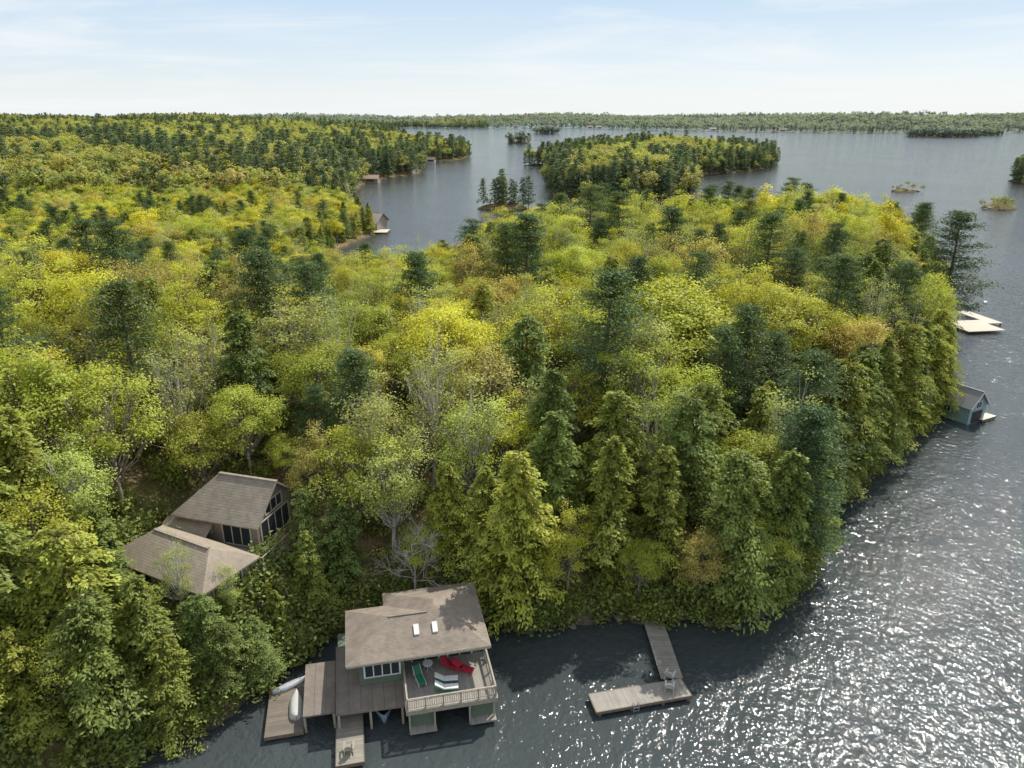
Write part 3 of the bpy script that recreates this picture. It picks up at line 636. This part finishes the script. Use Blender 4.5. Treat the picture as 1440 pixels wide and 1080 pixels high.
m = MB(); m.slab([[(-1.0, -1.5, 2.72), (4.25, -1.7, 2.72), (4.25, .88, 3.0), (.88, .88, 3.0), (-1.0, .88, 3.0)], [(-1.0, .88, 3.0), (.88, .88, 3.0), (.88, 5.6, 3.3), (-1.0, 5.6, 3.3)]], .16); m.build('lower_roof', M_LROOF, bh)
m = MB(); m.slab([[(-3.5, -.9, 2.45), (-1.08, -.9, 2.45), (-1.08, 4.6, 2.75), (-3.5, 4.6, 2.75)]], .14); m.build('side_roof', M_LROOF, bh)
m = MB()
m.box(-.9, .88 + .02, 1.0, 8.0, -.3, 2.7); m.box(.95, 4.4, 5.7, 8.0, -.3, 2.9); m.box(10.75, 11.0, -2.2, 8.0, -.3, 2.85); m.box(4.35, 4.55, .5, 8.0, -.3, 2.85); m.box(4.6, 10.7, 7.8, 8.0, -.3, 2.85)
m.build('lower_wall', M_SIDE, bh)
for x in (-3.4, -1.2, -.8, 1.6, 4.05):
    for y in (-.7, 2, 4.4) if x < -1 else (-1.4,):
        m = MB(); m.box(x - .09, x + .09, y - .09, y + .09, -.6, 2.42 if x < -1 else 2.54); m.build('post', M_RAIL, bh)
m = MB(); m.box(4.35, 11.35, -2.7, 2.67, 2.95, 3.1); deck = m.build('deck', M_DECK, bh)
m = MB(); m.box(4.28, 11.42, -2.8, -2.705, 2.72, 3.12); m.box(4.26, 4.345, -2.7, .85, 2.72, 3.12); m.box(11.355, 11.44, -2.7, 2.6, 2.72, 3.12); m.build('rim_board', M_RAIL, bh)
m = MB(); zt = 4.12
def rail(p, q, n):
    m.beam((p[0], p[1], zt), (q[0], q[1], zt), .13, .05); m.beam((p[0], p[1], 3.27), (q[0], q[1], 3.27), .05, .05); m.beam((p[0], p[1], 3.95), (q[0], q[1], 3.95), .05, .05)
    for k in range(n + 1):
        t = k / n; x, y = p[0] + (q[0] - p[0]) * t, p[1] + (q[1] - p[1]) * t; m.box(x - .055, x + .055, y - .055, y + .055, 3.102, zt)
    L = math.dist(p, q); c = int(L / .17)
    for k in range(1, c):
        t = k / c; x, y = p[0] + (q[0] - p[0]) * t, p[1] + (q[1] - p[1]) * t; m.box(x - .018, x + .018, y - .018, y + .018, 3.27, 3.95)
rail((4.42, -2.62), (11.28, -2.62), 5); rail((4.42, -2.55), (4.42, .75), 3); rail((11.28, -2.55), (11.28, 2.6), 4)
m.build('railing', M_RAIL, deck)
for (x0, x1) in ((4.6, 6.4), (9.3, 11.1)):
    m = MB(); m.box(x0, x1, -2.35, -.4, -.3, 2.6); m.build('bay_wall', M_SIDE, bh)
    m = MB(); m.box(x0 - .1, x1 + .15, -3.05, -2.36, 1.05, 1.2); m.build('lower_landing', M_DECK, bh)
m = MB()
for x in (4.52, 6.45, 9.2, 11.12): m.box(x - .07, x + .07, -2.66, -2.52, -.6, 2.94)
m.box(4.6, 11.1, -2.62, -2.5, 2.62, 2.9)
m.build('bay_trim', M_RAIL, bh)
def dock(name, loc, rz, label, x0, x1, y0, y1, z=.55, mat=M_DECKY, posts=True):
    e = thing(name, loc, rz, label, 'dock'); a = MB(); a.box(x0, x1, y0, y1, z - .08, z); a.build('planking', mat, e)
    b = MB(); b.box(x0 + .06, x0 + .2, y0 + .02, y1 - .02, z - .3, z - .083); b.box(x1 - .2, x1 - .06, y0 + .02, y1 - .02, z - .3, z - .083)
    b.box(x0 - .05, x0 - .002, y0 - .05, y1 + .05, z - .28, z + .03); b.box(x1 + .002, x1 + .05, y0 - .05, y1 + .05, z - .28, z + .03); b.box(x0 - .002, x1 + .002, y0 - .05, y0 - .004, z - .28, z + .03)
    L = y1 - y0; n = max(2, int(L / 2.5) + 1)
    if posts:
        for k in range(n):
            y = y0 + .3 + (L - .6) * k / (n - 1)
            for x in (x0 + .13, x1 - .13): b.box(x - .08, x + .08, y - .08, y + .08, -1.5, z - .31)
    b.build('frame', M_CLAY, e); return e
dock('wooden_pier', bw(0, 0), RB, 'narrow weathered plank pier reaching out below the boathouse', -1.05, .95, -5.0, .9)
dock('wooden_dock', bw(0, 0), RB, 'low grey-brown side dock beside the boathouse', -6.4, -3.6, -1.1, 4.2, .5, planks('brown_dock_boards', (.12, .10, .08), (.23, .195, .155), 1, .2, .8, 0, .12, .5))
ld = thing('swim_dock', (13.35, 47.9, 0), 0, 'weathered grey L-shaped plank dock over dark water', 'dock')
m = MB(); m.box(-.93, .93, 1.45, 10.4, .47, .55, 0.03); m.build('walkway', M_DECKY, ld)
m = MB(); m.box(-7.0, 1.1, -1.0, .95, .475, .555); hd = m.build('platform', M_DECK, ld); hd.rotation_euler = (0, 0, math.radians(12.8)); hd.location = (0, .25, 0)
m = MB()
for p, q in (((-7.05, -1.05), (1.15, -1.05)), ((-7.05, .98), (-1.0, .98)), ((-7.05, -1.05), (-7.05, .98)), ((1.13, -1.05), (1.13, .98))): m.beam((p[0], p[1], .44), (q[0], q[1], .44), .08, .26)
for x in (-6.7, -4, -1.3, .9):
    for y in (-.9, .85): m.box(x - .1, x + .1, y - .1, y + .1, -1.5, .47)
k = m.build('frame', M_CLAY, ld); k.rotation_euler = hd.rotation_euler; k.location = hd.location

# ------------------------------------------------------------ furniture
def lounge(loc, rz, mat, frame, label, grp):
    e = thing('lounge_chair', loc, rz, label, 'chair', grp); f = MB()
    f.box(-.33, -.28, -.95, .95, .28, .34); f.box(.28, .33, -.95, .95, .28, .34)
    for x in (-.305, .305):
        for y in (-.8, .0, .75): f.box(x - .025, x + .025, y - .025, y + .025, 0, .28)
    f.beam((-.305, .25, .34), (-.305, .95, .78), .05); f.beam((.305, .25, .34), (.305, .95, .78), .05); f.build('frame', frame, e)
    c = MB(); c.box(-.27, .27, -.93, .24, .3, .39); M = Matrix.Translation((0, .24, .33)) @ Matrix.Rotation(math.radians(32), 4, 'X'); c.box(-.27, .27, 0.01, .82, 0, .09, M=M); c.build('cushion', mat, e, .02); return e
G = 'lounge chairs on the boathouse deck'; DZ = 3.103 + BZ
for (x, y, r, mt, fr, lb) in ((8.3, 1.2, .9, M_RED, M_RED, 'bright red lounge chair on the upper deck'), (9.2, .75, .9, M_RED, M_RED, 'bright red lounge chair on the upper deck'),
        (7.7, -.25, 1.45, M_WHITE, M_GREENC, 'white cushioned lounge chair with green frame'), (7.6, -1.15, 1.45, M_WHITE, M_GREENC, 'white cushioned lounge chair with green frame'),
        (5.6, .4, .2, M_GREENC, M_WHITE, 'green lounge chair near the deck railing')):
    lounge(bw(x, y, DZ), RB + r, mt, fr, lb, G)
def table(loc, label):
    e = thing('patio_table', loc, 0, label, 'table'); a = MB(); n = 16
    a.V = [(.42 * math.cos(6.2832 * k / n), .42 * math.sin(6.2832 * k / n), z) for z in (.68, .72) for k in range(n)]; a.F = [list(range(n))[::-1], list(range(n, 2 * n))] + [[k, (k + 1) % n, n + (k + 1) % n, n + k] for k in range(n)]; a.build('table_top', M_WHITE, e)
    b = MB()
    for k in range(4): b.beam((.1 * math.cos(k * 1.57), .1 * math.sin(k * 1.57), .68), (.35 * math.cos(k * 1.57), .35 * math.sin(k * 1.57), .02), .04)
    b.build('leg', M_GREY, e)
table(bw(6.4, 1.4, DZ), 'small round white table on the upper deck')
def muskoka(loc, rz, mat, label):
    e = thing('deck_chair', loc, rz, label, 'chair', 'wooden chairs on the docks'); s = MB()
    M = Matrix.Translation((0, -.25, .36)) @ Matrix.Rotation(math.radians(-12), 4, 'X')
    for k in range(4): s.box(-.28, .28, k * .13, k * .13 + .11, 0, .025, M=M)
    s.build('seat', mat, e); b = MB(); M = Matrix.Translation((0, .26, .26)) @ Matrix.Rotation(math.radians(-22), 4, 'X')
    for k in range(5): b.box(-.28 + k * .115, -.18 + k * .115, 0, .025, 0, .82 - abs(k - 2) * .06, M=M)
    b.build('backrest', mat, e)
    for x in (-.33, .33):
        l = MB(); l.box(x - .03, x + .03, -.3, -.22, 0, .54); l.beam((x, -.2, .33), (x, .5, .02), .05, .1); l.build('leg', mat, e)
        a = MB(); a.box(x - .07, x + .07, -.36, .38, .541, .57); a.build('armrest', mat, e)
muskoka((13.3, 49.4, .556), 2.6, M_OFFW, 'white slatted wooden chair on the grey dock')
muskoka((13.0, 48.1, .556), 2.9, M_OFFW, 'white slatted wooden chair on the grey dock')
muskoka(bw(-.1, -3.8, .551), 3.3, M_RAIL, 'weathered slatted wooden chair on the narrow pier')
def ladder(loc, rz):
    e = thing('swim_ladder', loc, rz, 'metal swim ladder hooked on the dock edge', 'ladder'); a = MB()
    for x in (-.22, .22): a.beam((x, 0, -.8), (x, 0, .9), .04); a.beam((x, 0, .9), (x, .35, .6), .04)
    a.build('side_rail', M_GREY, e); b = MB()
    for z in (-.5, -.2, .1, .4): b.beam((-.22, 0, z), (.22, 0, z), .04)
    b.build('rung', M_GREY, e)
ladder((10.0, 46.2, 0), math.radians(12.8))
def hull(name, L, B, Hh, mat, loc, rz, label, cat, flip=False, seats=2, cover=None, grp=None):
    e = thing(name, loc, rz, label, cat, grp); V, F = [], []; ns, nc = 17, 9
    for i in range(ns):
        t = i / (ns - 1) * 2 - 1; wd = B / 2 * (1 - abs(t) ** (2.4 if t > 0 else (2.4 if cat == 'canoe' else 9))) + .012; sh = Hh * (1 + .25 * t * t)
        for j in range(nc):
            a = (j / (nc - 1) * 2 - 1); V.append((wd * math.copysign(abs(a) ** .8, a), t * L / 2, sh * (abs(a) ** 2.6)))
    for i in range(ns - 1):
        for j in range(nc - 1): q = i * nc + j; F.append([q, q + 1, q + nc + 1, q + nc])
    me = raw_mesh('hull', V, F, [mat], smooth=True); h = bpy.data.objects.new('hull', me); link(h, e); so = h.modifiers.new('s', 'SOLIDIFY'); so.thickness = .03
    if flip: h.rotation_euler = (0, math.pi, 0); h.location = (0, 0, Hh * 1.15)
    else:
        for k in range(seats):
            y = (k + .5) / seats * L * .7 - L * .35; s = MB(); ww = B * .42; s.box(-ww, ww, y - .12, y + .12, Hh * .66, Hh * .7); s.build('seat', M_RAIL, e)
    return e
hull('rowing_boat', 3.0, 1.1, .42, M_OFFW, bw(-4.2, 1.6, .5), RB + .05, 'small pale rowing boat turned over on the side dock', 'boat', flip=True)
x, y, z = bw(-4.9, 4.0, .5); hull('canoe', 2.9, .75, .3, M_GREY, (x, y, z), RB - 1.12, 'pale grey canoe turned over beside the dock', 'canoe', flip=True)
hull('motor_boat', 5.0, 1.9, .8, M_BLUE, bw(2.6, 1.4, -.2), RB + math.pi, 'pale blue boat moored beneath the boathouse roof', 'boat', seats=3)
hull('motor_boat', 5.0, 1.9, .8, M_WHITE, bw(7.9, 2.4, -.2), RB + math.pi, 'white boat moored in the shaded boathouse slip', 'boat', seats=3)

# ------------------------------------------------------------ cottage
def gable(name, loc, rz, Lx, Ly, wall, rise, mats, label, hipL=0.0, hipR=0.0, over=.5, base=-1.2, wins=(), cat='house', grp=None, scale=1, fm=None):
    e = thing(name, loc, rz, label, cat, grp, scale); hx, hy = Lx / 2, Ly / 2; m = MB()
    w0 = [(-hx, -hy), (hx, -hy), (hx, hy), (-hx, hy)]
    k = rise / hy
    b = [(x, y, base) for x, y in w0]; t = [(x, y, wall) for x, y in w0]; m.V = b + t; m.F = [[0, 1, 5, 4], [2, 3, 7, 6]]
    for side, hp in ((1, hipR), (-1, hipL)):
        i0, i1 = (1, 2) if side == 1 else (3, 0)
        if hp > 0: m.F.append([i0, i1, i1 + 4, i0 + 4])
        else: m.V.append((side * hx, 0, wall + rise - .08)); m.F.append([i0, i1, i1 + 4, len(m.V) - 1, i0 + 4])
    wl = m.build('wall', mats[0], e)
    ox, oy = hx + over, hy + over; ez = wall - k * over; rz_ = wall + rise
    l = -ox + (hipL + over if hipL else 0); r_ = ox - (hipR + over if hipR else 0)
    a, b2, c, d = (-ox, -oy, ez), (ox, -oy, ez), (ox, oy, ez), (-ox, oy, ez); p, q = (l, 0, rz_), (r_, 0, rz_)
    fs = [[a, b2, q, p], [c, d, p, q]]
    if hipL: fs.append([d, a, p])
    if hipR: fs.append([b2, c, q])
    m = MB(); m.slab([[tuple((v[0], v[1], v[2] + .14)) for v in f] for f in fs], .14); rf = m.build('roof', mats[1], e)
    m = MB(); m.beam((l, 0, rz_ + .16), (r_, 0, rz_ + .16), .3, .07); m.build('ridge_cap', mats[1], rf)
    for (sd, u0, u1, z0, z1, pn) in wins:
        if sd == 'f': window(wl, u0, u1, -hy, z0, z1, pn, fm=fm)
        else:
            g = window(wl, u0, u1, 0, z0, z1, pn, fm=fm); g.rotation_euler = (0, 0, math.pi / 2); g.location = (hx, 0, 0)
    return e, wl, rf
ch, wl, rf = gable('cottage', (-25.9, 60.9, 8.1), math.radians(-16), 7.8, 5.6, 3.1, 2.4, (M_SIDEB, M_ROOFG), 'brown cottage with weathered shingle roof and gable windows', hipL=2.4, over=.7, fm=M_TRIM,
       wins=(('f', -2.6, -1.0, 1.0, 2.2, 2), ('f', .3, 3.2, .2, 2.3, 3), ('r', -2.2, 2.2, .2, 2.3, 4), ('r', -1.3, 1.3, 2.75, 3.8, 3)))
m = MB(); m.box(-4.2, 5.8, -5.0, -2.82, -.25, -.1); m.box(3.92, 5.8, -2.82, 2.6, -.25, -.1); m.build('deck', M_DECK, ch)
m = MB(); m.beam((5.75, -5, .85), (5.75, 2.5, .85), .1, .06); m.beam((0.8, -5, .85), (5.75, -5, .85), .1, .06)
for k in range(6): m.box(5.7, 5.8, -4.95 + k * 1.48, -4.85 + k * 1.48, -.1, .82)
for k in range(4): m.box(.8 + k * 1.2, .9 + k * 1.2, -5.05, -4.95, -.1, .82)
m.build('railing', M_RAIL, ch)
# low wing roof joining the two storeys of the cottage
m = MB(); m.slab([[(-5.6, -4.2, 1.3), (-.6, -4.2, 1.3), (-.6, -2.83, 2.0), (-5.6, -2.83, 2.0)]], .12); m.build('porch_roof', M_ROOFP, ch)
ch2, wl, rf = gable('cottage', (-28.4, 54.0, 6.9), math.radians(-27), 10.5, 4.8, 2.8, 1.5, (M_SIDEB, M_ROOFP), 'lower cottage wing with wide pale tan shingle roof', hipL=2.3, hipR=1.6, over=.7, base=-2.5, fm=M_TRIM, wins=(('f', -3, -1, 1, 2.2, 2), ('f', 1, 3.4, .4, 2.2, 2), ('r', -1.5, 1.5, .4, 2.1, 3)))
z0 = 5.6; st = thing('garden_stairs', (-21.4, 55.2, 0), math.radians(40), 'grey wooden stairs with pale railing going down the bank', 'stairs'); m = MB()
for k in range(6): m.box(-.6, .6, -k * .32, -k * .32 + .3, z0 - k * .2 - .05, z0 - k * .2)
m.build('tread', M_DECK, st)
m = MB()
for x in (-.65, .65):
    m.beam((x, .2, z0 + .95), (x, -1.8, z0 - .3), .07); m.beam((x, .2, z0 - .05), (x, -1.8, z0 - 1.3), .06, .2)
    for k in range(3): m.beam((x, -k * .85, z0 - k * .53 - 1.2), (x, -k * .85, z0 - k * .53 + .8), .07)
m.build('railing', M_OFFW, st)

# ------------------------------------------------------------ other shore buildings and docks
e, wl, rf = gable('boathouse', (71.3, 107.6, 0), math.radians(-62), 6.0, 5.0, 3.6, 2.6, (M_SIDEL, plain('slate_roof', (.33, .33, .33), (.22, .22, .23), 4)), 'small blue-green boathouse with grey gable roof at the water', over=.45, wins=(('r', -.8, .8, 3.0, 4.2, 2), ('f', -2, -.6, 1.5, 2.6, 2)), cat='boathouse', scale=.82)
m = MB(); m.box(3.005, 3.05, -1.6, 1.6, .1, 2.4); m.build('door', M_DARK, e)
m = MB(); m.beam((3.5, -2.95, 3.2), (3.5, 0, 6.25), .08, .22); m.beam((3.5, 2.95, 3.2), (3.5, 0, 6.25), .08, .22); m.build('gable_trim', M_WHITE, e)
dock('wooden_dock', (74.0, 106.6, 0), math.radians(-62), 'short pale dock beside the small boathouse', -.6, 1.0, -1.2, 2.4, .5, M_CREAM)
dd = thing('boat_dock', (107, 163, 0), math.radians(8), 'wide cream plank dock with boat slips', 'dock')
m = MB(); m.box(-13, 5, -2, 1.2, .55, .7); m.box(-12, -2, 4.5, 8.5, .55, .7); m.box(1.8, 5.0, 1.2, 9, .551, .7); m.box(-8, 1, -7.5, -2, .55, .699); m.build('planking', M_CREAM, dd)
m = MB()
for x in (-12, -6, 0, 4.6):
    for y in (-1.8, 1.0, 6): m.box(x - .12, x + .12, y - .12, y + .12, -1.5, .54)
m.build('post', M_CLAY, dd)
e, wl, rf = gable('boathouse', (-60.5, 313, 0), math.radians(-20), 13, 9, 4.2, 3.0, (plain('tan_siding', (.36, .31, .26), (.28, .24, .2), 2), plain('pale_roof', (.38, .33, .30), (.28, .24, .22), 1)), 'tan boathouse with broad pale roof on the bay', over=.8, hipL=3, wins=(('f', -4, -1, 1, 3, 3), ('f', 1, 5, 1, 3, 3)), cat='boathouse')
dock('wooden_dock', (-54, 304, 0), 0, 'pale plank dock beside the tan boathouse', -3, 3, -3, 6, .6, M_CREAM)
hs = [(-101, 545, 9, 'tan'), (-112, 470, 9, 'tan'), (-85, 628, 7, 'w'), (-84, 792, 7, 'w')]
tan = plain('tan_wall', (.42, .32, .24), (.34, .26, .2), 1); wr = plain('brown_roof', (.24, .17, .13), (.18, .13, .10), 1); tanr = plain('ochre_roof', (.42, .30, .20), (.34, .24, .16), 1)
for (x, y, s, c) in hs:
    z = max(float(height(np.array([x]), np.array([y]))[0]), .2)
    gable('cottage', (x, y, z), random.uniform(-.6, .2), s * 1.2, s * .8, 3.2, 2.2, (tan if c == 'tan' else M_WHITE, tanr if c == 'tan' else wr), 'lakeside cottage at the wooded waterline', over=.6, base=-2, wins=(('f', -3, 3, .8, 2.4, 4),))
gd = 'distant cottages along the far shore'
for k, (x, y) in enumerate(((-60, 3140), (15, 3135), (200, 3195), (330, 2950), (300, 2990), (640, 2470), (820, 2340), (1180, 2250), (1600, 2285), (1350, 2270))):
    gable('cottage', (x, y, 2), random.uniform(-.4, .4), 22, 12, 6, 4, (M_WHITE, wr), 'white lakeshore house at the foot of the woods', over=.8, base=-3, wins=(('f', -7, 7, 1, 4, 4),), grp=gd)

r = np.random.default_rng(91)
def rockmesh(seed):
    import bmesh
    bm = bmesh.new(); bmesh.ops.create_icosphere(bm, subdivisions=3, radius=1); q = np.random.default_rng(seed); ph = q.uniform(0, 6, 6)
    for v in bm.verts:
        c = v.co; k = 1 + .18 * math.sin(3 * c.x + ph[0]) * math.sin(3 * c.y + ph[1]) + .12 * math.sin(6 * c.z + ph[2] + 3 * c.x) + .05 * math.sin(11 * c.y + ph[3])
        v.co = Vector((c.x * 1.2, c.y, c.z * .65)) * k
    me = bpy.data.meshes.new('boulder'); bm.to_mesh(me); bm.free(); me.materials.append(M_ROCK); return me
rms = [rockmesh(s) for s in range(4)]
P = np.array(MAIN[:17], float)
for k in range(16):
    i0 = r.integers(0, len(P) - 1); t = r.uniform(); p = P[i0] * (1 - t) + P[i0 + 1] * t + r.normal(size=2) * .3
    o = bpy.data.objects.new('boulder', rms[k % 4]); COL.objects.link(o); s = r.uniform(.25, .6); o.location = (p[0], p[1], .05 * s); o.scale = (s, s, s); o.rotation_euler = (0, 0, r.uniform(0, 6))
    o['label'] = 'grey-brown shore boulder at the waterline'; o['category'] = 'rock'; o['group'] = 'boulders along the shore'
for k, (x, y, s) in enumerate(((246, 480, 3), (253, 478, 2.5), (258, 481, 2), (247, 386, 3), (256, 388, 2.5), (30, 739, 3))):
    o = bpy.data.objects.new('boulder', rms[k % 4]); COL.objects.link(o); o.location = (x, y, .2); o.scale = (s, s, s * .6); o['label'] = 'pale bare rock rising from the lake'; o['category'] = 'rock'; o['group'] = 'rocks around the islets'

# ------------------------------------------------------------ light
SAZ, SEL = math.radians(37), math.radians(50)
sd = Vector((math.sin(SAZ) * math.cos(SEL), math.cos(SAZ) * math.cos(SEL), math.sin(SEL)))
sl = bpy.data.lights.new('sun', 'SUN'); sl.energy = 4.8; sl.angle = math.radians(.5); sl.color = (1, .95, .86)
so = bpy.data.objects.new('sun', sl); COL.objects.link(so); so.rotation_euler = (-sd).to_track_quat('-Z', 'Y').to_euler()
wd = bpy.data.worlds.new('World'); scene.world = wd; wd.use_nodes = True; nt = wd.node_tree; nt.nodes.clear(); L = nt.links
out = N(nt, 'ShaderNodeOutputWorld'); bg = N(nt, 'ShaderNodeBackground'); bg.inputs[1].default_value = .145
sky = N(nt, 'ShaderNodeTexSky', sky_type='NISHITA'); sky.sun_disc = False; sky.sun_elevation = SEL; sky.sun_rotation = SAZ; sky.air_density = 1.0; sky.dust_density = 1.0; sky.altitude = 100
tc = N(nt, 'ShaderNodeTexCoord'); sp = N(nt, 'ShaderNodeSeparateXYZ'); L.new(tc.outputs['Generated'], sp.inputs[0])
zz = math_(nt, 'ADD', math_(nt, 'MAXIMUM', sp.outputs[2], 0), .06)
cb = N(nt, 'ShaderNodeCombineXYZ'); L.new(math_(nt, 'DIVIDE', sp.outputs[0], zz), cb.inputs[0]); L.new(math_(nt, 'DIVIDE', sp.outputs[1], zz), cb.inputs[1])
mp = N(nt, 'ShaderNodeMapping'); mp.inputs['Scale'].default_value = (.5, .6, 1); mp.inputs['Rotation'].default_value = (0, 0, .5); L.new(cb.outputs[0], mp.inputs[0])
cn = N(nt, 'ShaderNodeTexNoise'); cn.inputs['Scale'].default_value = .7; cn.inputs['Detail'].default_value = 10; cn.inputs['Roughness'].default_value = .62; cn.inputs['Distortion'].default_value = .7; L.new(mp.outputs[0], cn.inputs[0])
# thin high haze brightens the whole lower dome, clearest between 3 and 12 degrees up
def mr_(src, a, b, lo, hi, smooth=False):
    q = N(nt, 'ShaderNodeMapRange'); q.interpolation_type = 'SMOOTHSTEP' if smooth else 'LINEAR'
    q.inputs[1].default_value = a; q.inputs[2].default_value = b; q.inputs[3].default_value = lo; q.inputs[4].default_value = hi; L.new(src, q.inputs[0]); return q.outputs[0]
c = mixc(nt, sky.outputs[0], (5.9, 6.3, 6.5), mr_(sp.outputs[2], .1, .95, .82, .45, True))
blue = math_(nt, 'MULTIPLY', mr_(sp.outputs[2], .02, .13, 0, .75), mr_(sp.outputs[2], .14, .30, 1, 0))
c = mixc(nt, c, (3.6, 4.9, 6.3), blue)
c = mixc(nt, c, (6.2, 6.45, 6.5), mr_(sp.outputs[2], 0, .045, .8, 0))
c = mixc(nt, c, (6.4, 6.6, 6.7), mr_(cn.outputs[0], .47, .68, 0, .7))
L.new(c, bg.inputs[0]); L.new(bg.outputs[0], out.inputs[0])

# ------------------------------------------------------------ camera
cam = bpy.data.cameras.new('camera'); co = bpy.data.objects.new('camera', cam); COL.objects.link(co)
cam.sensor_width = 36; cam.lens = 18 / math.tan(math.radians(35)); cam.clip_end = 30000; cam.clip_start = .5
co.location = (0, 0, 45); co.rotation_euler = (math.radians(90 - 20.1), 0, 0); scene.camera = co
scene.view_settings.view_transform = 'Standard'; scene.view_settings.look = 'None'; scene.view_settings.exposure = 0
